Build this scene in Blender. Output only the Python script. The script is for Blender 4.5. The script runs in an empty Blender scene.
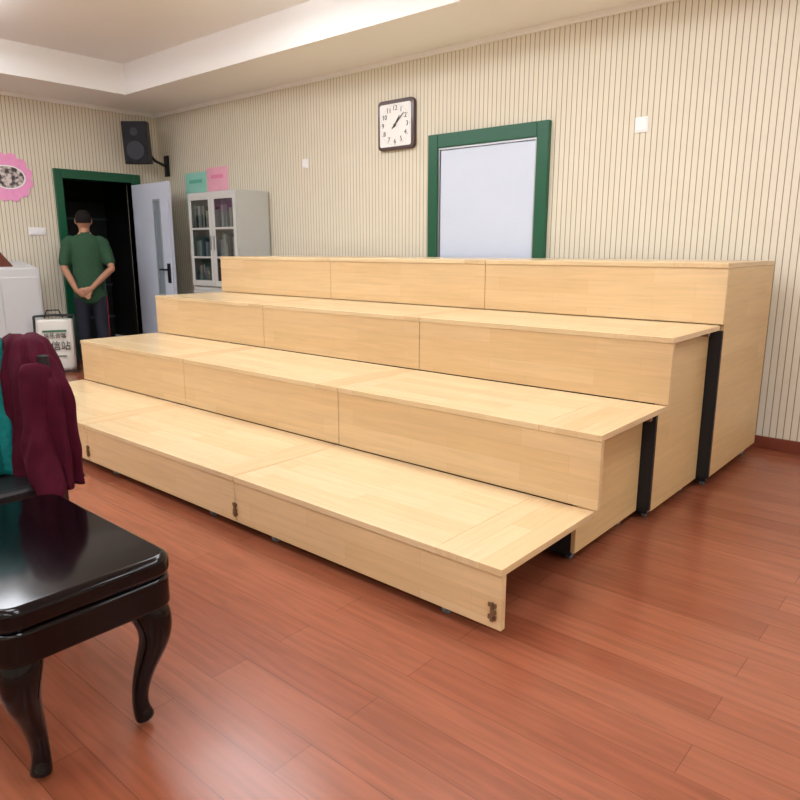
import bpy, bmesh, math, random
from mathutils import Vector, Matrix, noise
random.seed(4)
S=bpy.context.scene
try: S.view_settings.view_transform='Standard'
except Exception: pass
COL=S.collection
def lin(c):
    return tuple(((x/255)/12.92 if x/255<=0.04045 else ((x/255+0.055)/1.055)**2.4) for x in c)+(1,)
# ---------------------------------------------------------------- materials
def mat(name,c,rough=.5,metal=0,spec=.5,coat=0,emis=None,es=0,bump=0,bscale=50,var=0):
    m=bpy.data.materials.new(name); m.use_nodes=True
    nt=m.node_tree; b=nt.nodes['Principled BSDF']
    b.inputs['Base Color'].default_value=lin(c); b.inputs['Roughness'].default_value=rough
    b.inputs['Metallic'].default_value=metal; b.inputs['Specular IOR Level'].default_value=spec
    b.inputs['Coat Weight'].default_value=coat; b.inputs['Coat Roughness'].default_value=.05
    if emis: b.inputs['Emission Color'].default_value=lin(emis); b.inputs['Emission Strength'].default_value=es
    if bump or var:
        tc=nt.nodes.new('ShaderNodeTexCoord'); n=nt.nodes.new('ShaderNodeTexNoise'); n.inputs['Scale'].default_value=bscale
        n.inputs['Detail'].default_value=4
        nt.links.new(tc.outputs['Object'],n.inputs['Vector'])
        if bump:
            bp=nt.nodes.new('ShaderNodeBump'); bp.inputs['Strength'].default_value=bump; bp.inputs['Distance'].default_value=.01
            nt.links.new(n.outputs['Fac'],bp.inputs['Height']); nt.links.new(bp.outputs['Normal'],b.inputs['Normal'])
        if var:
            mx=nt.nodes.new('ShaderNodeMix'); mx.data_type='RGBA'
            mx.inputs[6].default_value=lin([max(0,x*(1-var)) for x in c]); mx.inputs[7].default_value=lin([min(255,x*(1+var)) for x in c])
            nt.links.new(n.outputs['Fac'],mx.inputs[0]); nt.links.new(mx.outputs[2],b.inputs['Base Color'])
    return m
def coordvec(nt,ax):
    tc=nt.nodes.new('ShaderNodeTexCoord'); sp=nt.nodes.new('ShaderNodeSeparateXYZ'); cb=nt.nodes.new('ShaderNodeCombineXYZ')
    nt.links.new(tc.outputs['Object'],sp.inputs[0])
    for i,a in enumerate(ax): nt.links.new(sp.outputs[a],cb.inputs[i])
    return cb.outputs[0]
def woodmat(name,ax,c1,c2,cm,bw,rh,rough=.35,mort=.0006,streak=.12,coat=.0,off=.37):
    m=bpy.data.materials.new(name); m.use_nodes=True; nt=m.node_tree; b=nt.nodes['Principled BSDF']
    v=coordvec(nt,ax)
    br=nt.nodes.new('ShaderNodeTexBrick'); br.offset=off; br.offset_frequency=2; br.squash=1.0
    br.inputs['Scale'].default_value=1; br.inputs['Brick Width'].default_value=bw; br.inputs['Row Height'].default_value=rh
    br.inputs['Mortar Size'].default_value=mort; br.inputs['Mortar Smooth'].default_value=.1
    br.inputs['Color1'].default_value=lin(c1); br.inputs['Color2'].default_value=lin(c2); br.inputs['Mortar'].default_value=lin(cm)
    nt.links.new(v,br.inputs['Vector'])
    mp=nt.nodes.new('ShaderNodeMapping'); mp.inputs['Scale'].default_value=(1.5,22,22)
    nt.links.new(v,mp.inputs['Vector'])
    n=nt.nodes.new('ShaderNodeTexNoise'); n.inputs['Scale'].default_value=2.2; n.inputs['Detail'].default_value=6; n.inputs['Distortion'].default_value=.6
    nt.links.new(mp.outputs[0],n.inputs['Vector'])
    mr=nt.nodes.new('ShaderNodeMapRange'); mr.inputs[1].default_value=.3; mr.inputs[2].default_value=.7
    mr.inputs[3].default_value=1-streak; mr.inputs[4].default_value=1+streak
    nt.links.new(n.outputs['Fac'],mr.inputs[0])
    n2=nt.nodes.new('ShaderNodeTexNoise'); n2.inputs['Scale'].default_value=1.3
    nt.links.new(v,n2.inputs['Vector'])
    mr2=nt.nodes.new('ShaderNodeMapRange'); mr2.inputs[3].default_value=.93; mr2.inputs[4].default_value=1.07
    nt.links.new(n2.outputs['Fac'],mr2.inputs[0])
    mm=nt.nodes.new('ShaderNodeMath'); mm.operation='MULTIPLY'; nt.links.new(mr.outputs[0],mm.inputs[0]); nt.links.new(mr2.outputs[0],mm.inputs[1])
    vm=nt.nodes.new('ShaderNodeVectorMath'); vm.operation='SCALE'
    nt.links.new(br.outputs['Color'],vm.inputs[0]); nt.links.new(mm.outputs[0],vm.inputs['Scale'])
    nt.links.new(vm.outputs[0],b.inputs['Base Color'])
    b.inputs['Roughness'].default_value=rough; b.inputs['Coat Weight'].default_value=coat; b.inputs['Coat Roughness'].default_value=.12
    return m
def slatmat(name,axis,pitch=.04):
    m=bpy.data.materials.new(name); m.use_nodes=True; nt=m.node_tree; b=nt.nodes['Principled BSDF']
    tc=nt.nodes.new('ShaderNodeTexCoord'); sp=nt.nodes.new('ShaderNodeSeparateXYZ'); nt.links.new(tc.outputs['Object'],sp.inputs[0])
    d=nt.nodes.new('ShaderNodeMath'); d.operation='DIVIDE'; d.inputs[1].default_value=pitch; nt.links.new(sp.outputs[axis],d.inputs[0])
    pp=nt.nodes.new('ShaderNodeMath'); pp.operation='PINGPONG'; pp.inputs[1].default_value=.5; nt.links.new(d.outputs[0],pp.inputs[0])
    r=nt.nodes.new('ShaderNodeMapRange'); r.inputs[1].default_value=.045; r.inputs[2].default_value=.095; nt.links.new(pp.outputs[0],r.inputs[0])
    n=nt.nodes.new('ShaderNodeTexNoise'); n.inputs['Scale'].default_value=6; nt.links.new(tc.outputs['Object'],n.inputs['Vector'])
    base=nt.nodes.new('ShaderNodeMix'); base.data_type='RGBA'; base.inputs[6].default_value=lin((219,211,190)); base.inputs[7].default_value=lin((228,221,201))
    nt.links.new(n.outputs['Fac'],base.inputs[0])
    mx=nt.nodes.new('ShaderNodeMix'); mx.data_type='RGBA'; mx.inputs[6].default_value=lin((148,131,102))
    nt.links.new(r.outputs[0],mx.inputs[0]); nt.links.new(base.outputs[2],mx.inputs[7]); nt.links.new(mx.outputs[2],b.inputs['Base Color'])
    bp=nt.nodes.new('ShaderNodeBump'); bp.inputs['Strength'].default_value=.3; bp.inputs['Distance'].default_value=.003
    nt.links.new(r.outputs[0],bp.inputs['Height']); nt.links.new(bp.outputs['Normal'],b.inputs['Normal'])
    b.inputs['Roughness'].default_value=.6
    return m
WM=(188,154,108)
wood_front=woodmat('wood_front',(0,2,1),(217,187,142),(210,177,130),WM,.6,.078,.36,mort=.0004,streak=.06)
wood_tread=woodmat('wood_tread',(0,1,2),(222,197,156),(215,188,145),WM,.8,.095,.26,mort=.0004,streak=.055)  # treads lighter than fronts: riser shading put into the wood colour
wood_cross=woodmat('wood_cross',(1,0,2),(217,189,147),(209,179,134),WM,.8,.09,.26,mort=.0004,streak=.055)
wood_side=woodmat('wood_side',(1,2,0),(212,181,130),(204,171,119),WM,.9,.09,.38,mort=.0004,streak=.06)  # sides darkest of the riser wood, shading put into the colour
floor_m=woodmat('floor_laminate',(0,1,2),(148,86,60),(135,73,49),(100,53,37),1.2,.13,.27,mort=.0010,streak=.15,coat=.12)
slat_x=slatmat('slat_panel_x',0); slat_y=slatmat('slat_panel_y',1)
white_m=mat('ceiling_white',(246,246,244),.8,bump=.05,bscale=30)
green_m=mat('green_paint',(8,84,55),.35)
doorw_m=mat('door_bluewhite',(205,214,230),.4,var=.02,bscale=3)
steel_m=mat('brushed_steel',(170,172,175),.3,.9)
basem=mat('baseboard_brown',(120,58,40),.35)
black_m=mat('black_feet_and_void',(14,13,15),.7)  # feet and plinth; also stands in for shade in riser openings
gloss_m=mat('black_gloss_lacquer',(7,4,6),.1,spec=.35)
blackpl=mat('black_plastic',(20,20,24),.5,bump=.1,bscale=200)
greysteel=mat('cabinet_grey',(192,194,190),.45,var=.02,bscale=4)
whitepl=mat('white_plastic',(242,242,242),.4)
dark_m=mat('hall_dark',(52,50,48),.9,var=.2,bscale=2)  # low albedo stands in for the dim light of the hallway
bronze=mat('bronze_latch',(128,100,74),.4,.5)
caster_m=mat('caster_grey',(120,140,150),.5,.3)
emis_m=mat('led_panel',(255,255,255),.5,emis=(243,248,255),es=11.8)
# ---------------------------------------------------------------- helpers
def link(o,parent=None):
    COL.objects.link(o)
    if parent: o.parent=parent
    return o
def empty(name,loc=(0,0,0)):
    e=bpy.data.objects.new(name,None); e.empty_display_size=.1; COL.objects.link(e); return e
def tomesh(name,bm,m,parent=None,smooth=False,mods=()):
    me=bpy.data.meshes.new(name); bmesh.ops.recalc_face_normals(bm,faces=bm.faces); bm.to_mesh(me); bm.free()
    for mm in (m if isinstance(m,(list,tuple)) else [m]): me.materials.append(mm)
    if smooth:
        for p in me.polygons: p.use_smooth=True
    o=bpy.data.objects.new(name,me); link(o,parent); return o
def addbox(bm,x0,x1,y0,y1,z0,z1,mi=0):
    vs=[bm.verts.new(p) for p in [(x0,y0,z0),(x1,y0,z0),(x1,y1,z0),(x0,y1,z0),(x0,y0,z1),(x1,y0,z1),(x1,y1,z1),(x0,y1,z1)]]
    for f in [(0,3,2,1),(4,5,6,7),(0,1,5,4),(1,2,6,5),(2,3,7,6),(3,0,4,7)]:
        fa=bm.faces.new([vs[i] for i in f]); fa.material_index=mi
    return vs
def box(name,x0,x1,y0,y1,z0,z1,m,parent=None,bev=0,seg=2):
    bm=bmesh.new(); addbox(bm,x0,x1,y0,y1,z0,z1)
    o=tomesh(name,bm,m,parent)
    if bev:
        b=o.modifiers.new('b','BEVEL'); b.width=bev; b.segments=seg; b.limit_method='ANGLE'
    return o
def boxes(name,lst,m,parent=None,bev=0):
    bm=bmesh.new()
    for l in lst: addbox(bm,*l)
    o=tomesh(name,bm,m,parent)
    if bev:
        b=o.modifiers.new('b','BEVEL'); b.width=bev; b.segments=2; b.limit_method='ANGLE'
    return o
def tube(bm,pts,radii,ref=(1,0,0),seg=16,rnd=True):
    pts=[Vector(p) for p in pts]; rad=[(r,r) if not isinstance(r,(tuple,list)) else r for r in radii]
    n=len(pts); tans=[]
    for i in range(n):
        t=(pts[min(i+1,n-1)]-pts[max(i-1,0)]); tans.append(t.normalized())
    if rnd:
        t0,t1=tans[0],tans[-1]; r0,r1=rad[0],rad[-1]; m0,m1=min(r0),min(r1)
        P=[pts[0]-t0*m0*.7,pts[0]-t0*m0*.5]+pts+[pts[-1]+t1*m1*.5,pts[-1]+t1*m1*.7]
        R=[(r0[0]*.4,r0[1]*.4),(r0[0]*.8,r0[1]*.8)]+rad+[(r1[0]*.8,r1[1]*.8),(r1[0]*.4,r1[1]*.4)]
        T=[t0,t0]+tans+[t1,t1]
    else: P,R,T=pts,rad,tans
    rings=[]; ref=Vector(ref)
    for p,r,t in zip(P,R,T):
        a=(ref-t*ref.dot(t))
        if a.length<1e-3: a=Vector((0,1,0))-t*t.y
        a.normalize(); b=t.cross(a)
        rings.append([bm.verts.new(p+a*math.cos(2*math.pi*k/seg)*r[0]+b*math.sin(2*math.pi*k/seg)*r[1]) for k in range(seg)])
    for i in range(len(rings)-1):
        for k in range(seg):
            bm.faces.new((rings[i][k],rings[i][(k+1)%seg],rings[i+1][(k+1)%seg],rings[i+1][k]))
    bm.faces.new(rings[0][::-1]); bm.faces.new(rings[-1])
def ell(bm,c,r,seg=20,rg=14,rot=None):
    mtx=Matrix.Translation(c)@(rot or Matrix.Identity(4))@Matrix.Diagonal((r[0],r[1],r[2],1))
    return bmesh.ops.create_uvsphere(bm,u_segments=seg,v_segments=rg,radius=1,matrix=mtx)
def cyl(bm,c,r,d,axis='Z',seg=24):
    rot={'Z':Matrix.Identity(4),'X':Matrix.Rotation(math.pi/2,4,'Y'),'Y':Matrix.Rotation(math.pi/2,4,'X')}[axis]
    bmesh.ops.create_cone(bm,cap_ends=True,segments=seg,radius1=r,radius2=r,depth=d,matrix=Matrix.Translation(c)@rot)
def text(name,s,loc,rot,size,m,parent,ext=.0008):
    cu=bpy.data.curves.new(name,'FONT'); cu.body=s; cu.size=size; cu.align_x='CENTER'; cu.align_y='CENTER'; cu.extrude=ext
    o=bpy.data.objects.new(name,cu); cu.materials.append(m); link(o,parent); o.location=loc; o.rotation_euler=rot; return o
# ---------------------------------------------------------------- room
XL,XR,YF,YB,ZS,ZC=-8.07,4.0,-3.5,4.82,2.85,3.15
floor=box('floor',XL-2.2,XR+.15,YF-.15,YB+.15,-.1,0,floor_m)
D0,D1,DH=3.62,4.46,2.03       # left doorway opening
boxes('wall_left',[(XL-.15,XL,YF-.15,D0,0,ZC+.1),(XL-.15,XL,D1,YB+.15,0,ZC+.1),(XL-.15,XL,D0,D1,DH,ZC+.1)],slat_y)
box('wall_back',XL,XR+.15,YB,YB+.15,0,ZC+.1,slat_x)
box('wall_right',XR,XR+.15,YF-.15,YB,0,ZC+.1,slat_y)
box('wall_front',XL,XR,YF-.15,YF,0,ZC+.1,slat_x)
SW=.8
cm=bmesh.new()
addbox(cm,XL,XR,YF,YB,ZC,ZC+.1)
tomesh('ceiling',cm,white_m)
boxes('trim_1',[(XL,XL+SW,YF,YB,ZS,ZC),(XR-SW,XR,YF,YB,ZS,ZC),(XL+SW,XR-SW,YB-SW,YB,ZS,ZC),(XL+SW,XR-SW,YF,YF+SW,ZS,ZC)],white_m)
# cornice strip
boxes('trim_2',[(XL,XL+.03,YF,YB,ZS-.04,ZS),(XL+.03,XR,YB-.03,YB,ZS-.04,ZS)],white_m)
box('baseboard_back',XL+.0,XR,YB-.015,YB,0,.08,basem,bev=.004)
boxes('baseboard_left',[(XL,XL+.015,YF,D0-.09,0,.08),(XL,XL+.015,D1+.09,YB-.015,0,.08)],basem)
for x in (-6.3,-4.1,-1.9,.3,2.4):
    for y in (-1.9,.4,2.9):
        yy=1.95 if (x,y)==(-6.3,2.9) else y  # extra panel added out of view to brighten the left side
        e=empty('ceiling_panel_light')
        box('frame',x-.62,x+.62,yy-.32,yy+.32,ZC-.03,ZC,steel_m,e)
        box('diffuser',x-.6,x+.6,yy-.3,yy+.3,ZC-.10,ZC-.028,emis_m,e,bev=.01)
# hallway behind the doorway
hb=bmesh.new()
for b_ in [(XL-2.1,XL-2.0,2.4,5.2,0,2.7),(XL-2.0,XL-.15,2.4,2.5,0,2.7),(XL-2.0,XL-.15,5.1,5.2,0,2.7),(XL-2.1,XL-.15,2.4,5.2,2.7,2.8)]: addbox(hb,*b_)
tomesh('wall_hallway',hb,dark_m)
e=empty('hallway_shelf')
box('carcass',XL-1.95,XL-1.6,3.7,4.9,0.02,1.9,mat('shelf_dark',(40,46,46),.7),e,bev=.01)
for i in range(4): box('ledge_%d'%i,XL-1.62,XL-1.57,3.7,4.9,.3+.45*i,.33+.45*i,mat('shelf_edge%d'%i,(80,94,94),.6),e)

# ---------------------------------------------------------------- door_1 (back wall)
d=empty('door_1')
dx0,dx1,dt=-3.80,-2.67,2.19
boxes('door_frame',[(dx0,dx0+.1,YB-.045,YB,0,dt),(dx1-.1,dx1,YB-.045,YB,0,dt),(dx0+.1,dx1-.1,YB-.045,YB,dt-.11,dt)],green_m,d,bev=.006)
boxes('door_stop',[(dx0+.1,dx0+.115,YB-.03,YB,0,dt-.11),(dx1-.115,dx1-.1,YB-.03,YB,0,dt-.11),(dx0+.115,dx1-.115,YB-.03,YB,dt-.125,dt-.11)],steel_m,d)
box('door_leaf',dx0+.12,dx1-.12,YB-.02,YB,0.01,dt-.13,doorw_m,d,bev=.003)
bm=bmesh.new(); cyl(bm,(dx0+.2,YB-.05,1.0),.012,.06,'Y'); addbox(bm,dx0+.19,dx0+.31,YB-.085,YB-.07,.99,1.01); addbox(bm,dx0+.175,dx0+.225,YB-.028,YB-.02,.9,1.1)
tomesh('handle',bm,steel_m,d)
# ---------------------------------------------------------------- door_2 (left wall, open leaf)
d=empty('door_2')
boxes('door_frame',[(XL-.15,XL+.03,D0-.09,D0,0,DH+.1),(XL-.15,XL+.03,D1,D1+.09,0,DH+.1),(XL-.15,XL+.03,D0,D1,DH,DH+.1)],green_m,d,bev=.006)
lf=empty('leaf_pivot'); lf.parent=d
LW=.82
def leafbox(n,x0,x1,y0,y1,z0,z1,m,bev=0): return box(n,x0,x1,y0,y1,z0,z1,m,lf,bev)
boxes('leaf_panel',[(0,.5,-.02,.02,.01,2.0),(.62,LW,-.02,.02,.01,2.0),(.5,.62,-.02,.02,.01,.75),(.5,.62,-.02,.02,1.8,2.0)],doorw_m,lf)
leafbox('leaf_glass',.5,.62,-.005,.005,.75,1.8,mat('grey_glass',(140,152,162),.15))
boxes('leaf_glass_trim',[(.48,.5,-.026,.026,.73,1.82),(.62,.64,-.026,.026,.73,1.82),(.5,.62,-.026,.026,.73,.75),(.5,.62,-.026,.026,1.8,1.82)],mat('trim_green_grey',(150,165,165),.4),lf)
bm=bmesh.new()
addbox(bm,LW-.09,LW-.04,-.035,.035,.88,1.1); cyl(bm,(LW-.065,-.05,1.03),.01,.05,'Y'); addbox(bm,LW-.19,LW-.055,-.08,-.065,1.02,1.04)
tomesh('leaf_handle',bm,mat('handle_dark',(60,60,64),.3,.8),lf,)
lf.location=(XL+.06,D1-.03,0); lf.rotation_euler=(0,0,math.radians(-2))

# ---------------------------------------------------------------- riser
R=empty('tiered_stage_riser')
Y=[1.763,2.425,3.085,3.75,4.67]; Z=[.264,.574,.884,1.198]; T=.026; ZBm=.045
XR4=[-1.080,-1.068,-1.058,-1.046]
inset=[None,.12,.062,0]
for t in range(4):
    XS=[-5.36,-3.933,-2.507,XR4[t]]
    for s in range(3):
        x0,x1=XS[s]+.002,XS[s+1]-.002
        zb=ZBm if t==0 else Z[t-1]+.004
        box('front_board_%d_%d'%(t,s),x0,x1,Y[t],Y[t]+.025,zb,Z[t]-T-.0005,wood_front,R,bev=.002)
        yb=Y[t+1] if t<3 else Y[4]
        cw=.27 if s==2 else .16
        box('tread_%d_%d'%(t,s),x0,x1-cw-.001,Y[t]-.004,yb-.001,Z[t]-T,Z[t],wood_tread,R,bev=.002)
        box('tread_end_%d_%d'%(t,s),x1-cw,x1,Y[t]-.004,yb-.001,Z[t]-T,Z[t],wood_cross,R,bev=.002)
    if t>0:
        ins=inset[t]; xr=XR4[3]-ins
        ye=(Y[t+1] if t<3 else Y[4])-.002
        zb_=.065 if t==3 else .05
        box('side_panel_r_%d'%t,xr-.022,xr-.002,Y[t]+.027,ye,zb_,Z[t]-T-.001,wood_side,R,bev=.002)
        box('side_panel_l_%d'%t,XS[0]+ins+.002,XS[0]+ins+.022,Y[t]+.027,ye,zb_,Z[t]-T-.001,wood_side,R,bev=.002)
        box('void_shade_sheet_%d'%t,XS[0]+ins+.03,xr-.023,Y[t]+.03,Y[t]+.045,.03,Z[t-1]-T-.01,black_m,R)  # black sheet imitates the dark void under the tier in front
        if t>1:
            box('gap_shade_strip_%d'%t,XR4[3]-inset[t-1],xr-.003,Y[t]+.004,Y[t]+.026,.06,Z[t-1]-T-.004,black_m,R)  # black filler imitates the shaded opening between the side panels
XS=[-5.36,-3.933,-2.507,-1.08]
box('back_panel',XS[0]+.03,XS[3]+.0,Y[4]-.03,Y[4]-.008,ZBm,Z[3]-T-.001,wood_front,R)
# casters
bm=bmesh.new()
pos=[(x,Y[0]+.05) for x in (-1.336,-2.28,-2.75,-3.7,-4.2,-5.1)]
for t in (1,2,3):
    xx=XR4[3]-inset[t]-.05; x2=XS[0]+inset[t]+.05
    for yy in (Y[t]+.08,(Y[t+1] if t<3 else Y[4])-.1): pos+=[(xx,yy),(x2,yy)]
for (x,y) in pos:
    cyl(bm,(x,y,.022),.022,.018,'X',16)
    addbox(bm,x-.016,x-.012,y-.014,y+.014,.02,.06); addbox(bm,x+.012,x+.016,y-.014,y+.014,.02,.06); addbox(bm,x-.03,x+.03,y-.025,y+.02,.056,.062)
    addbox(bm,x-.012,x+.012,y-.01,y+.01,.044,.058)
tomesh('casters',bm,caster_m,R)
bm=bmesh.new()
for x in (XS[1],XS[2],XS[3]-.035):
    for zz in (.078,.122):
        addbox(bm,x-.016,x+.014,Y[0]-.006,Y[0]+.001,zz,zz+.014)
    addbox(bm,x-.005,x+.005,Y[0]-.010,Y[0]+.001,.073,.138)
    cyl(bm,(x+.006,Y[0]-.008,.105),.010,.012,'Y',12)
for t in (1,2):
    addbox(bm,XR4[t]-.07,XR4[t]-.01,Y[t+1]-.16,Y[t+1]-.13,Z[t]-T-.018,Z[t]-T+.0)
    addbox(bm,XR4[t]-.07,XR4[t]-.03,Y[t+1]-.1,Y[t+1]-.06,Z[t]-T-.012,Z[t]-T+.0)
tomesh('latches',bm,bronze,R)

# ---------------------------------------------------------------- wall clock
C=empty('wall_clock'); cx,cz=-4.165,2.315; hw=.205
brown=mat('clock_frame_brown',(62,34,28),.3,coat=.4)
def rrect(bm,cx,cz,w,h,r,y0,y1,seg=8):
    ps=[]
    for (sx,sz,a0) in ((1,1,0),(-1,1,90),(-1,-1,180),(1,-1,270)):
        for i in range(seg+1):
            a=math.radians(a0+90*i/seg); ps.append((cx+sx*(w-r)+r*math.cos(a),cz+sz*(h-r)+r*math.sin(a)))
    v0=[bm.verts.new((p[0],y0,p[1])) for p in ps]; v1=[bm.verts.new((p[0],y1,p[1])) for p in ps]; n=len(ps)
    for i in range(n): bm.faces.new((v0[i],v0[(i+1)%n],v1[(i+1)%n],v1[i]))
    bm.faces.new(v0); bm.faces.new(v1[::-1])
bm=bmesh.new(); rrect(bm,cx,cz,hw,.205,.04,YB-.04,YB)
o=tomesh('case',bm,brown,C); b=o.modifiers.new('b','BEVEL'); b.width=.006; b.segments=3; b.limit_method='ANGLE'
bm=bmesh.new(); rrect(bm,cx,cz-.003,hw-.028,.175,.02,YB-.044,YB-.039)
tomesh('dial',bm,mat('clock_dial',(240,240,236),.4),C)
ink=mat('clock_ink',(25,22,22),.5)
for n in range(1,13):
    a=math.radians(90-30*n); text('numeral_%d'%n,str(n),(cx+.138*math.cos(a),YB-.046,cz-.003+.136*math.sin(a)),(math.pi/2,0,0),.055,ink,C)
bm=bmesh.new()
for i in range(60):
    a=math.radians(6*i); p=Vector((math.cos(a),0,math.sin(a)))
    c0=Vector((cx,YB-.0455,cz-.003)); rr=.168; w=.0012 if i%5 else .0025
    addv=[c0+p*(rr-.005 if i%5 else rr-.008)+Vector((-p.z,0,p.x))*w*s for s in (-1,1)]+[c0+p*rr+Vector((-p.z,0,p.x))*w*s for s in (1,-1)]
    bm.faces.new([bm.verts.new(v) for v in addv])
def hand(bm,ang,L,w,tail,y):
    a=math.radians(90-ang); p=Vector((math.cos(a),0,math.sin(a))); q=Vector((-p.z,0,p.x)); c0=Vector((cx,y,cz-.005))
    vs=[c0-p*tail-q*w,c0-p*tail+q*w,c0+p*L+q*w*.5,c0+p*L-q*w*.5]
    f=[bm.verts.new(v) for v in vs]; g=[bm.verts.new(v+Vector((0,-.002,0))) for v in vs]
    bm.faces.new(f); bm.faces.new(g[::-1])
    for i in range(4): bm.faces.new((f[i],f[(i+1)%4],g[(i+1)%4],g[i]))
hand(bm,36,.09,.007,.02,YB-.048); hand(bm,48,.14,.005,.04,YB-.051); cyl(bm,(cx,YB-.05,cz-.005),.009,.012,'Y')
tomesh('hands',bm,ink,C)
# ---------------------------------------------------------------- switches
def switch(nm,c,axis,w,h,gang):
    e=empty(nm)
    bm=bmesh.new()
    if axis=='Y':
        addbox(bm,c[0]-w/2,c[0]+w/2,YB-.01,YB,c[2]-h/2,c[2]+h/2)
        for g in range(gang):
            x0=c[0]-w/2+.008+g*(w-.016)/gang; addbox(bm,x0+.002,x0+(w-.016)/gang-.002,YB-.015,YB-.0095,c[2]-h/2+.012,c[2]+h/2-.012)
    else:
        addbox(bm,XL,XL+.01,c[1]-w/2,c[1]+w/2,c[2]-h/2,c[2]+h/2)
        for g in range(gang):
            x0=c[1]-w/2+.008+g*(w-.016)/gang; addbox(bm,XL+.0095,XL+.015,x0+.002,x0+(w-.016)/gang-.002,c[2]-h/2+.012,c[2]+h/2-.012)
    o=tomesh('plate',bm,whitepl,e); b=o.modifiers.new('b','BEVEL'); b.width=.002; b.limit_method='ANGLE'
switch('light_switch',(-1.99,0,2.085),'Y',.09,.1,1)
switch('light_switch',(-5.375,0,2.085),'Y',.08,.09,1)
switch('light_switch',(0,3.30,1.45),'X',.18,.085,2)
# ---------------------------------------------------------------- steel cabinet
K=empty('filing_cabinet'); kx0,kx1,ky0,ky1,kh=-6.80,-5.95,4.38,4.80,1.85
th=.018
boxes('carcass',[(kx0,kx0+th,ky0+.02,ky1,0.03,kh),(kx1-th,kx1,ky0+.02,ky1,0.03,kh),(kx0+th,kx1-th,ky1-.01,ky1,.03,kh),(kx0+th,kx1-th,ky0+.02,ky1-.01,kh-.03,kh),
 (kx0+th,kx1-th,ky0+.02,ky1-.01,.03,.1),(kx0+th,kx1-th,ky0+.02,ky1-.01,.82,.86)],greysteel,K,bev=.003)
boxes('shelves',[(kx0+th,kx1-th,ky0+.05,ky1-.01,z,z+.015) for z in (1.16,1.46)],greysteel,K)
boxes('feet',[(x,x+.04,y,y+.04,0,.03) for x in (kx0,kx1-.04) for y in (ky0+.02,ky1-.04)],black_m,K)
km=(kx0+kx1)/2
glass=bpy.data.materials.new('cabinet_glass'); glass.use_nodes=True; nt=glass.node_tree; nt.nodes.remove(nt.nodes['Principled BSDF'])
tr=nt.nodes.new('ShaderNodeBsdfTransparent'); tr.inputs[0].default_value=(.66,.70,.71,1); gl=nt.nodes.new('ShaderNodeBsdfGlossy'); gl.inputs['Roughness'].default_value=.05
mx=nt.nodes.new('ShaderNodeMixShader'); mx.inputs[0].default_value=.1; nt.links.new(tr.outputs[0],mx.inputs[1]); nt.links.new(gl.outputs[0],mx.inputs[2]); nt.links.new(mx.outputs[0],nt.nodes['Material Output'].inputs[0])
for i,(a,b_) in enumerate(((kx0+.004,km-.002),(km+.002,kx1-.004))):
    boxes('glass_door_frame_%d'%i,[(a,a+.05,ky0,ky0+.018,.87,kh-.01),(b_-.05,b_,ky0,ky0+.018,.87,kh-.01),(a+.05,b_-.05,ky0,ky0+.018,.87,.93),(a+.05,b_-.05,ky0,ky0+.018,kh-.08,kh-.01)],greysteel,K,bev=.002)
    boxes('muntin_%d'%i,[(a+.05,b_-.05,ky0+.002,ky0+.016,zz,zz+.02) for zz in (1.165,1.465)],greysteel,K,bev=.002)
    box('glass_pane_%d'%i,a+.05,b_-.05,ky0+.006,ky0+.010,.93,kh-.08,glass,K)
    box('lower_door_%d'%i,a,b_,ky0,ky0+.018,.11,.82,greysteel,K,bev=.003)
    hx=b_-.035 if i==0 else a+.02
    boxes('pull_%d'%i,[(hx,hx+.015,ky0-.012,ky0,1.25,1.4),(hx,hx+.015,ky0-.012,ky0,.5,.62)],steel_m,K,bev=.002)
bkc=[mat('bk%d'%i,c,.6) for i,c in enumerate([(230,228,220),(90,104,130),(190,190,195),(50,50,54),(215,210,190)])]
bm=bmesh.new()
for z in (.86,1.175,1.475):
    x=kx0+.03
    while x<kx1-.06:
        w=random.uniform(.015,.05); h=random.uniform(.14,.25)
        if random.random()<.8: addbox(bm,x,x+w-.002,ky0+.06,ky0+.3,z,z+h,random.randrange(5))
        x+=w
tomesh('folders',bm,bkc,K)
# ---------------------------------------------------------------- posters
def poster(nm,x0,x1,z0,z1,c,c2):
    e=empty(nm)
    box('sheet',x0,x1,YB-.006,YB,z0,z1,mat(nm+'_paper',c,.6,var=.04,bscale=9),e)
    boxes('print_block',[(x0+.08,x1-.08,YB-.008,YB-.006,z1-.12,z1-.08),(x0+.05,x1-.05,YB-.008,YB-.006,z0+.05,z0+.15)],mat(nm+'_ink',c2,.6),e)
poster('wall_poster',-7.49,-7.07,1.62,2.13,(150,215,198),(105,190,168))
poster('notice_poster',-7.05,-6.66,1.66,2.16,(240,175,195),(235,140,175))
# pink flower board
F=empty('flower_photo_board')
bm=bmesh.new(); fy,fz=3.06,2.0; ps=[]
for i in range(120):
    a=2*math.pi*i/120; r=.225+.032*abs(math.sin(a*6)); ps.append((fy+r*math.cos(a),fz+r*.98*math.sin(a)))
v0=[bm.verts.new((XL,p[0],p[1])) for p in ps]; v1=[bm.verts.new((XL+.012,p[0],p[1])) for p in ps]
for i in range(120): bm.faces.new((v0[i],v0[(i+1)%120],v1[(i+1)%120],v1[i]))
bm.faces.new(v1); bm.faces.new(v0[::-1])
tomesh('petal_board',bm,mat('flower_pink',(240,160,205),.6,var=.06,bscale=20),F)
bm=bmesh.new(); vs=[bm.verts.new((XL+.014,fy+.16*math.cos(2*math.pi*i/48),fz+.11*math.sin(2*math.pi*i/48))) for i in range(48)]; bm.faces.new(vs)
ph=mat('photo_print',(90,84,84),.4); nt=ph.node_tree; tc=nt.nodes.new('ShaderNodeTexCoord'); vn=nt.nodes.new('ShaderNodeTexNoise'); vn.inputs['Scale'].default_value=22
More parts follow.
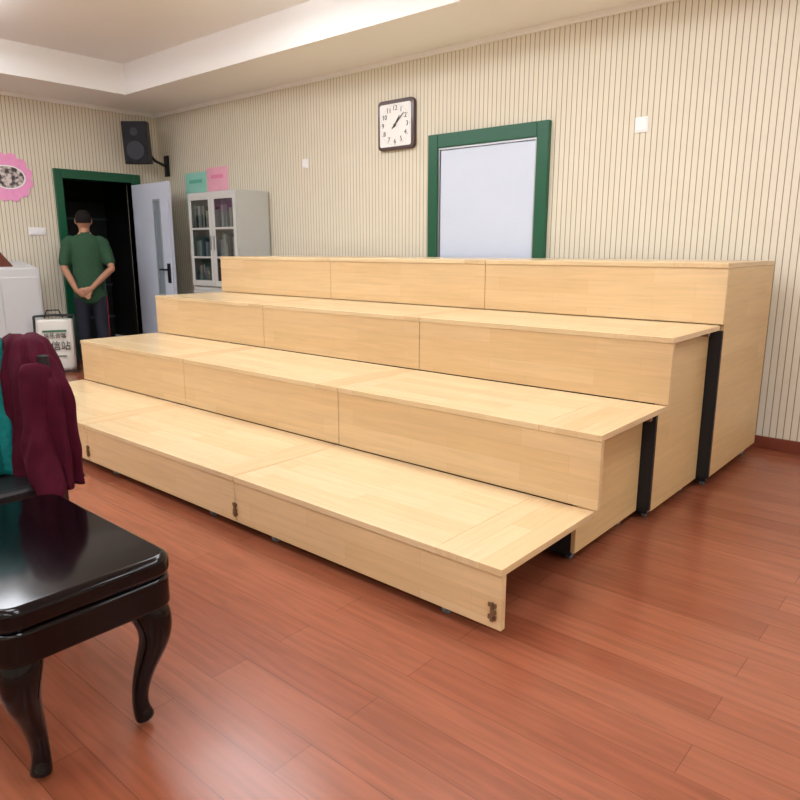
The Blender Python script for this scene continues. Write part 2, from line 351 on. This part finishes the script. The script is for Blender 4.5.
cr=nt.nodes.new('ShaderNodeValToRGB'); cr.color_ramp.elements[0].color=lin((60,52,58)); cr.color_ramp.elements[0].position=.4; cr.color_ramp.elements[1].color=lin((215,205,200)); cr.color_ramp.elements[1].position=.6
nt.links.new(tc.outputs['Object'],vn.inputs['Vector']); nt.links.new(vn.outputs['Fac'],cr.inputs[0]); nt.links.new(cr.outputs[0],nt.nodes['Principled BSDF'].inputs['Base Color'])
tomesh('group_photo',bm,ph,F)
bm=bmesh.new()
for i in range(48):
    a0,a1=2*math.pi*i/48,2*math.pi*(i+1)/48
    f=lambda a,k:(XL+.0145,fy+.16*k*math.cos(a),fz+.11*k*math.sin(a))
    bm.faces.new([bm.verts.new(p) for p in (f(a0,1),f(a0,1.1),f(a1,1.1),f(a1,1))])
tomesh('photo_rim',bm,whitepl,F)
# ---------------------------------------------------------------- speaker
P=empty('wall_speaker')
pv=empty('speaker_body'); pv.parent=P
bm=bmesh.new()
w0,w1,dp,hh=.145,.10,.24,.23
vs=[bm.verts.new(p) for p in [(-w0,-dp/2,-hh),(w0,-dp/2,-hh),(w1,dp/2,-hh),(-w1,dp/2,-hh),(-w0,-dp/2,hh),(w0,-dp/2,hh),(w1,dp/2,hh),(-w1,dp/2,hh)]]
for f in [(0,3,2,1),(4,5,6,7),(0,1,5,4),(1,2,6,5),(2,3,7,6),(3,0,4,7)]: bm.faces.new([vs[i] for i in f])
o=tomesh('cabinet',bm,blackpl,pv); b=o.modifiers.new('b','BEVEL'); b.width=.01; b.segments=2
box('grille',-.13,.13,-.132,-.12,-.215,.215,mat('grille_dark',(24,26,36),.6,bump=.6,bscale=350),pv,bev=.006)
bm=bmesh.new()
bmesh.ops.create_cone(bm,cap_ends=True,segments=32,radius1=.1,radius2=.1,depth=.01,matrix=Matrix.Translation((0,-.136,-.08))@Matrix.Rotation(math.pi/2,4,'X'))
bmesh.ops.create_cone(bm,cap_ends=True,segments=32,radius1=.045,radius2=.045,depth=.01,matrix=Matrix.Translation((0,-.136,.12))@Matrix.Rotation(math.pi/2,4,'X'))
tomesh('drivers',bm,mat('driver',(26,30,44),.5),pv)
pv.location=(-7.745,4.40,2.45); pv.rotation_euler=(math.radians(6),0,math.radians(42))
bm=bmesh.new(); tube(bm,[(-7.74,4.5,2.36),(-7.80,4.62,2.28),(-7.87,4.8,2.24)],[.016]*3); addbox(bm,-7.92,-7.82,YB-.012,YB,2.12,2.36)
tube(bm,[(-7.74,4.47,2.4),(-7.74,4.47,2.26)],[.014]*2)
tomesh('bracket',bm,blackpl,P,True)
# ---------------------------------------------------------------- lectern
L=empty('multimedia_lectern')
lm=mat('lectern_grey',(205,206,206),.45)
lx0,lx1,ly0,ly1=-8.04,-7.6,2.3,3.09
bm=bmesh.new()
vs=[bm.verts.new(p) for p in [(lx0,ly0,.02),(lx1,ly0,.02),(lx1,ly1,.02),(lx0,ly1,.02),(lx0,ly0,1.14),(lx1,ly0,1.07),(lx1,ly1,1.07),(lx0,ly1,1.14)]]
for f in [(0,3,2,1),(4,5,6,7),(0,1,5,4),(1,2,6,5),(2,3,7,6),(3,0,4,7)]: bm.faces.new([vs[i] for i in f])
o=tomesh('body',bm,lm,L); b=o.modifiers.new('b','BEVEL'); b.width=.012; b.segments=3
boxes('doors',[(lx1,lx1+.012,ly0+.03,(ly0+ly1)/2-.005,.1,.98),(lx1,lx1+.012,(ly0+ly1)/2+.005,ly1-.03,.1,.98)],lm,L,bev=.004)
boxes('plinth',[(lx0+.02,lx1-.02,ly0+.02,ly1-.02,0,.03)],black_m,L)
bm=bmesh.new(); vs=[bm.verts.new(p) for p in [(-8.0,2.5,1.13),(-7.7,2.5,1.085),(-7.7,2.88,1.085),(-8.0,2.88,1.13),(-8.0,2.5,1.31),(-7.9,2.5,1.32),(-7.9,2.78,1.32),(-8.0,2.78,1.31)]]
for f in [(0,3,2,1),(4,5,6,7),(0,1,5,4),(1,2,6,5),(2,3,7,6),(3,0,4,7)]: bm.faces.new([vs[i] for i in f])
o=tomesh('wooden_bookrest',bm,mat('bookrest_wood',(98,50,38),.4),L); b=o.modifiers.new('b','BEVEL'); b.width=.008
# ---------------------------------------------------------------- bag in stand
B=empty('sign_bag_stand')
pb=empty('bag_group'); pb.parent=B
bm=bmesh.new()
rings=[]
for (z,w,dd) in ((.03,.17,.08),(.06,.18,.09),(.3,.19,.085),(.5,.185,.06),(.53,.183,.055)):
    r=[]
    for i in range(32):
        a=2*math.pi*i/32; cxx=math.copysign(abs(math.cos(a))**.45,math.cos(a)); sxx=math.copysign(abs(math.sin(a))**.6,math.sin(a))
        r.append(bm.verts.new((cxx*w+.004*math.sin(z*40+i),sxx*dd+.004*math.sin(z*30+i*2),z)))
    rings.append(r)
for i in range(len(rings)-1):
    for k in range(32): bm.faces.new((rings[i][k],rings[i][(k+1)%32],rings[i+1][(k+1)%32],rings[i+1][k]))
bm.faces.new(rings[0][::-1]); bm.faces.new(rings[-1])
tomesh('bag',bm,mat('bag_white',(214,211,202),.7,bump=.3,bscale=12),pb,True)
bm=bmesh.new()
for s in (-1,1):
    tube(bm,[(-.2,s*.1,.0),(-.2,s*.09,.3),(-.2,s*.04,.56)],[.008]*3,seg=8); tube(bm,[(.2,s*.1,.0),(.2,s*.09,.3),(.2,s*.04,.56)],[.008]*3,seg=8)
    tube(bm,[(-.2,s*.04,.56),(0,s*.04,.57),(.2,s*.04,.56)],[.009]*3,ref=(0,0,1),seg=8)
tube(bm,[(-.2,-.1,.02),(.2,-.1,.02)],[.007]*2,ref=(0,0,1),seg=8)
tube(bm,[(-.09,-.05,.55),(-.06,-.05,.62),(.06,-.05,.62),(.09,-.05,.55)],[.007]*4,ref=(0,1,0),seg=8)
tomesh('wire_frame',bm,blackpl,pb,True)
text('bag_text','投信站',(0,-.098,.27),(math.pi/2,0,0),.1,ink,pb,.002)
text('bag_text_small','快乐合唱',(0,-.095,.37),(math.pi/2,0,0),.055,ink,pb,.002)
boxes('bag_bands',[(-.12,.12,-.098,-.094,.41,.43),(-.1,.1,-.100,-.096,.17,.18)],mat('bag_green',(60,110,80),.6),pb)
pb.location=(-7.36,3.08,0); pb.rotation_euler=(0,0,math.radians(62)); pb.scale=(.93,.93,1.05)
# ---------------------------------------------------------------- man
M=empty('standing_man')
skin=mat('skin_tan',(172,124,96),.55); shirt=mat('shirt_green',(50,82,60),.8,spec=.2,bump=.3,bscale=25,var=.06); pant=mat('trousers_navy',(24,26,42),.8,bump=.2,bscale=30); hairm=mat('hair_black',(24,21,20),.7,spec=.2,bump=.8,bscale=120); shoe=mat('shoes_dark',(24,22,22),.4)
def remesh(o,v,sm=6):
    r=o.modifiers.new('r','REMESH'); r.mode='VOXEL'; r.voxel_size=v; r.use_smooth_shade=True
    s=o.modifiers.new('s','SMOOTH'); s.iterations=sm; s.factor=.5
bm=bmesh.new()
tube(bm,[(0,0,.86),(0,0,1.0),(0,0,1.15),(0,0,1.3),(0,0,1.4),(0,0,1.44)],[(.145,.1),(.135,.095),(.135,.095),(.155,.105),(.15,.085),(.08,.06)])
tube(bm,[(0,-.005,1.4),(0,0,1.47),(0,.01,1.53)],[.062,.054,.056])
ell(bm,(0,.012,1.6),(.076,.092,.108)); ell(bm,(0,.045,1.55),(.055,.055,.055)); 
tube(bm,[(0,.1,1.61),(0,.118,1.585),(0,.115,1.575)],[.009,.014,.012],seg=10)
for s in (-1,1):
    ell(bm,(s*.080,.005,1.59),(.012,.02,.033),12,8)
    w=Vector((.02,-.17,.86)) if s==1 else Vector((-.135,-.16,.83))
    e_=Vector((.245,-.09,1.07)) if s==1 else Vector((-.235,-.06,1.07))
    tube(bm,[(s*.16,0,1.385),(s*.2,-.02,1.3),Vector((s*.228,-.045,1.17)),e_,(e_+w)/2+Vector((0,-.01,.005)),w],[.05,.046,.041,.04,.036,.026],ref=(0,1,0))
    hd=Vector((-.85*s,-.05,-.35)).normalized(); pe=w+hd*.085
    tube(bm,[w,w+hd*.04,pe],[(.022,.022),(.018,.038),(.016,.038)],ref=(0,1,0))
    side=hd.cross(Vector((0,-1,0))).normalized()
    for fi,(off,ln) in enumerate(((-.028,.06),(-.009,.07),(.010,.066),(.028,.052))):
        b0=pe+side*off; curl=Vector((0,.35,-.35)) if s==1 else Vector((0,-.3,-.5))
        d1=(hd+curl*.4).normalized(); d2=(hd+curl*1.3).normalized()
        tube(bm,[b0-hd*.01,b0+d1*ln*.5,b0+d1*ln*.5+d2*ln*.5],[.0095,.009,.0075],ref=(0,1,0),seg=8)
    t0=w+hd*.02-side*.03; td=(hd*.6-side*.6).normalized()
    tube(bm,[t0,t0+td*.03,t0+td*.03+hd*.035],[.012,.0105,.009],ref=(0,1,0),seg=8)
    tube(bm,[(s*.085,0,.9),(s*.092,.005,.7),(s*.095,.01,.48),(s*.098,-.01,.3),(s*.1,-.02,.09)],[.085,.075,.052,.052,.034])
o=tomesh('body',bm,skin,M,True); remesh(o,.006,3)
bm=bmesh.new()
tube(bm,[(0,-.004,.76),(0,-.004,.93),(0,-.002,1.1),(0,0,1.25),(0,0,1.35),(0,0,1.415),(0,-.004,1.455)],[(.178,.124),(.17,.122),(.162,.118),(.172,.122),(.182,.112),(.14,.088),(.066,.062)],seg=24)
for v in bm.verts: v.co+=noise.noise_vector(Vector((v.co.x*7,v.co.y*7,v.co.z*4)))*.012
for s in (-1,1):
    tube(bm,[(s*.14,0,1.385),(s*.18,-.01,1.355),(s*.208,-.03,1.26),(s*.232,-.048,1.14)],[.058,.065,.062,.062],ref=(0,1,0))
o=tomesh('tee_shirt',bm,shirt,M,True); remesh(o,.011,4)
bm=bmesh.new()
tube(bm,[(0,0,.84),(0,0,.92),(0,0,1.0)],[(.162,.112),(.155,.11),(.145,.105)],seg=20)
for s in (-1,1):
    tube(bm,[(s*.082,0,.9),(s*.09,.003,.72),(s*.096,.008,.48),(s*.1,-.008,.28),(s*.102,-.015,.09)],[(.085,.1),(.085,.092),(.072,.074),(.068,.07),(.064,.068)],seg=18)
o=tomesh('trousers',bm,pant,M,True); remesh(o,.011,4)
bm=bmesh.new()
tube(bm,[(.167,-.02,.80),(.172,-.012,.7),(.167,-.005,.48),(.167,-.012,.28),(.165,-.015,.09)],[(.006,.012)]*5,ref=(1,0,0),seg=8)
tomesh('trouser_stripe',bm,mat('stripe_red',(150,30,40),.8),M,True)
bm=bmesh.new()
for s in (-1,1):
    tube(bm,[(s*.1,-.06,.045),(s*.102,0,.05),(s*.108,.08,.038),(s*.112,.16,.03)],[(.036,.04),(.04,.046),(.045,.034),(.036,.024)],ref=(1,0,0),seg=14)
o=tomesh('shoes',bm,shoe,M,True)
bm=bmesh.new(); ell(bm,(0,.004,1.610),(.084,.098,.104),32,24)
dl=[v for v in bm.verts if v.co.z<(1.655 if v.co.y>.05 else 1.61 if v.co.y>-.01 else 1.56)]
bmesh.ops.delete(bm,geom=dl,context='VERTS')
for v in bm.verts: v.co+=noise.noise_vector(v.co*30)*.003
o=tomesh('hair',bm,hairm,M,True); sd=o.modifiers.new('s','SOLIDIFY'); sd.thickness=.012; sd.offset=-1
bm=bmesh.new()
for s in (-1,1): ell(bm,(s*.03,.094,1.605),(.012,.008,.008),10,8)
tomesh('eyes',bm,mat('eye_dark',(30,24,22),.2),M,True)
bm=bmesh.new(); tube(bm,[(-.022,.099,1.54),(0,.104,1.541),(.022,.099,1.54)],[.005]*3,ref=(0,0,1),seg=8)
tomesh('mouth',bm,mat('lips',(150,88,80),.5),M,True)
M.location=(-7.69,3.64,0); M.rotation_euler=(0,0,math.radians(66)); M.scale=(.98,.98,.98)
# ---------------------------------------------------------------- piano bench
N=empty('piano_bench')
bx0,bx1,by0,by1,bz=-2.25,-1.525,.445,.885,.5
def rslab(name,x0,x1,y0,y1,z0,z1,r,m,par,bev):
    bm=bmesh.new(); ps=[]
    for (X_,Y_,a0) in ((x1-r,y1-r,0),(x0+r,y1-r,90),(x0+r,y0+r,180),(x1-r,y0+r,270)):
        for i in range(9):
            a=math.radians(a0+90*i/8); ps.append((X_+r*math.cos(a),Y_+r*math.sin(a)))
    n=len(ps); v0=[bm.verts.new((p[0],p[1],z0)) for p in ps]; v1=[bm.verts.new((p[0],p[1],z1)) for p in ps]
    for i in range(n): bm.faces.new((v0[i],v0[(i+1)%n],v1[(i+1)%n],v1[i]))
    bm.faces.new(v0[::-1]); bm.faces.new(v1)
    o=tomesh(name,bm,m,par,True); b=o.modifiers.new('b','BEVEL'); b.width=bev; b.segments=4; b.limit_method='ANGLE'; b.angle_limit=math.radians(50)
    b.harden_normals=True
    return o
rslab('top',bx0,bx1,by0,by1,bz-.06,bz,.06,gloss_m,N,.02)
rslab('apron',bx0+.003,bx1-.003,by0+.003,by1-.003,bz-.145,bz-.058,.057,gloss_m,N,.012)
bm=bmesh.new()
for sx,cxx in ((-1,bx0+.065),(1,bx1-.065)):
    for sy,cyy in ((-1,by0+.065),(1,by1-.065)):
        pts=[];rr=[]
        for z,o_,r in ((.37,-.005,.048),(.34,.006,.052),(.30,.016,.048),(.25,.012,.039),(.19,-.006,.030),(.12,-.022,.023),(.06,-.026,.021),(.03,-.020,.026),(.012,-.016,.027)):
            pts.append((cxx+sx*o_,cyy+sy*o_,z)); rr.append(r)
        tube(bm,pts,rr,seg=20,rnd=False)
o=tomesh('cabriole_legs',bm,gloss_m,N,True); o.modifiers.new('s','SUBSURF').levels=1
# ---------------------------------------------------------------- chair with clothes
H=empty('side_chair')
hx0,hx1,hy0,hy1=-2.92,-2.42,.52,1.0
wd=mat('chair_black',(22,20,22),.4)
boxes('legs',[(x,x+.035,y,y+.035,0,.43) for x in (hx0,hx1-.035) for y in (hy0,hy1-.035)],wd,H,bev=.004)
boxes('back_posts',[(x,x+.035,hy1-.03,hy1,.43,.91) for x in (hx0+.02,hx1-.075)],wd,H,bev=.004)
boxes('back_rails',[(hx0+.055,hx1-.075,hy1-.025,hy1-.005,z,z+.1) for z in (.6,.80)],wd,H,bev=.004)
box('seat',hx0-.005,hx1+.005,hy0-.01,hy1-.035,.43,.475,wd,H,bev=.015)
def fold(p,seed,a1=.026,a2=.009):
    q=Vector((p.x*11+seed,p.y*11,p.z*3.2+p.x*3)); q2=Vector((p.x*26,p.y*26+seed,p.z*9-p.x*8))
    return noise.noise_vector(q)*a1+noise.noise_vector(q2)*a2
def garment(name,par,cx0,cy0,rows,m,seed,nf=9,amp=.14):
    bm=bmesh.new(); seg=140; rings=[]
    for j,(z,dx,rx,ry) in enumerate(rows):
        k=1-(z-rows[0][0])/(rows[-1][0]-rows[0][0]); ring=[]
        for i in range(seg):
            a=2*math.pi*i/seg
            f=1+amp*(.5+k)*.5*(math.sin(nf*a+seed+z*2.5)+.5*math.sin((nf*1.7)//1*a+seed*2-z*3))
            p=Vector((cx0+dx+rx*math.cos(a)*(1+(f-1)*.3),cy0+ry*math.sin(a)*f,z+.012*math.sin(3*a+seed)*k))
            p+=fold(p,seed)
            ring.append(bm.verts.new(p))
        rings.append(ring)
    for i in range(len(rings)-1):
        for q in range(seg): bm.faces.new((rings[i][q],rings[i][(q+1)%seg],rings[i+1][(q+1)%seg],rings[i+1][q]))
    bm.faces.new(rings[-1])
    o=tomesh(name,bm,m,par,True); sd=o.modifiers.new('s','SOLIDIFY'); sd.thickness=.004
    return o
def rows(zs,f): return [(z,)+f(z) for z in zs]
maroon=mat('maroon_cloth',(64,10,28),.85,spec=.12,bump=.4,bscale=22,var=.2); teal=mat('teal_cloth',(10,106,102),.8,spec=.2,bump=.6,bscale=50,var=.15)
def prof(z):
    k=min(1,max(0,(.965-z)/.53))
    rx=.10+.125*min(1,k*3.5)**.7+.03*k**2; ry=.03+.055*min(1,k*4)**.5+.02*k
    return (.01*k,rx,ry)
J=empty('maroon_jacket')
garment('jacket_body',J,-2.645,.99,rows([.435+.53*i/36 for i in range(37)],prof),maroon,1.3,amp=.3)
bm=bmesh.new(); pts=[];rr=[]
for i in range(24):
    k=i/23; pts.append((-2.49+.115*k**2+.006*math.sin(k*6),.945-.015*k,.85-.41*k)); rr.append((.036+.022*k+.004*math.sin(k*11),.04+.020*k+.003*math.cos(k*9)))
tube(bm,pts,rr,seg=28)
for v in bm.verts: v.co+=fold(v.co,7.7,.024,.012)
o=tomesh('jacket_sleeve',bm,maroon,J,True); o.modifiers.new('s','SUBSURF').levels=1
J2=empty('teal_jacket')
def prof2(z):
    k=min(1,max(0,(.975-z)/.5))
    return (0,.06+.07*min(1,k*5)**.6+.03*k,.04+.06*min(1,k*4)**.5+.02*k)
garment('jacket_body',J2,-2.76,.885,rows([.478+.497*i/28 for i in range(29)],prof2),teal,4.1,7,amp=.2)
# ---------------------------------------------------------------- world & camera
w=bpy.data.worlds.new('w'); S.world=w; w.use_nodes=True; w.node_tree.nodes['Background'].inputs[0].default_value=(.5,.5,.5,1); w.node_tree.nodes['Background'].inputs[1].default_value=.2
cam=bpy.data.cameras.new('camera'); co=bpy.data.objects.new('camera',cam); COL.objects.link(co); S.camera=co
cam.sensor_width=36; cam.lens=690*36/800; cam.clip_start=.05
co.location=(0,0,1.27); co.rotation_euler=(math.radians(90-12.4),0,math.radians(40.7))
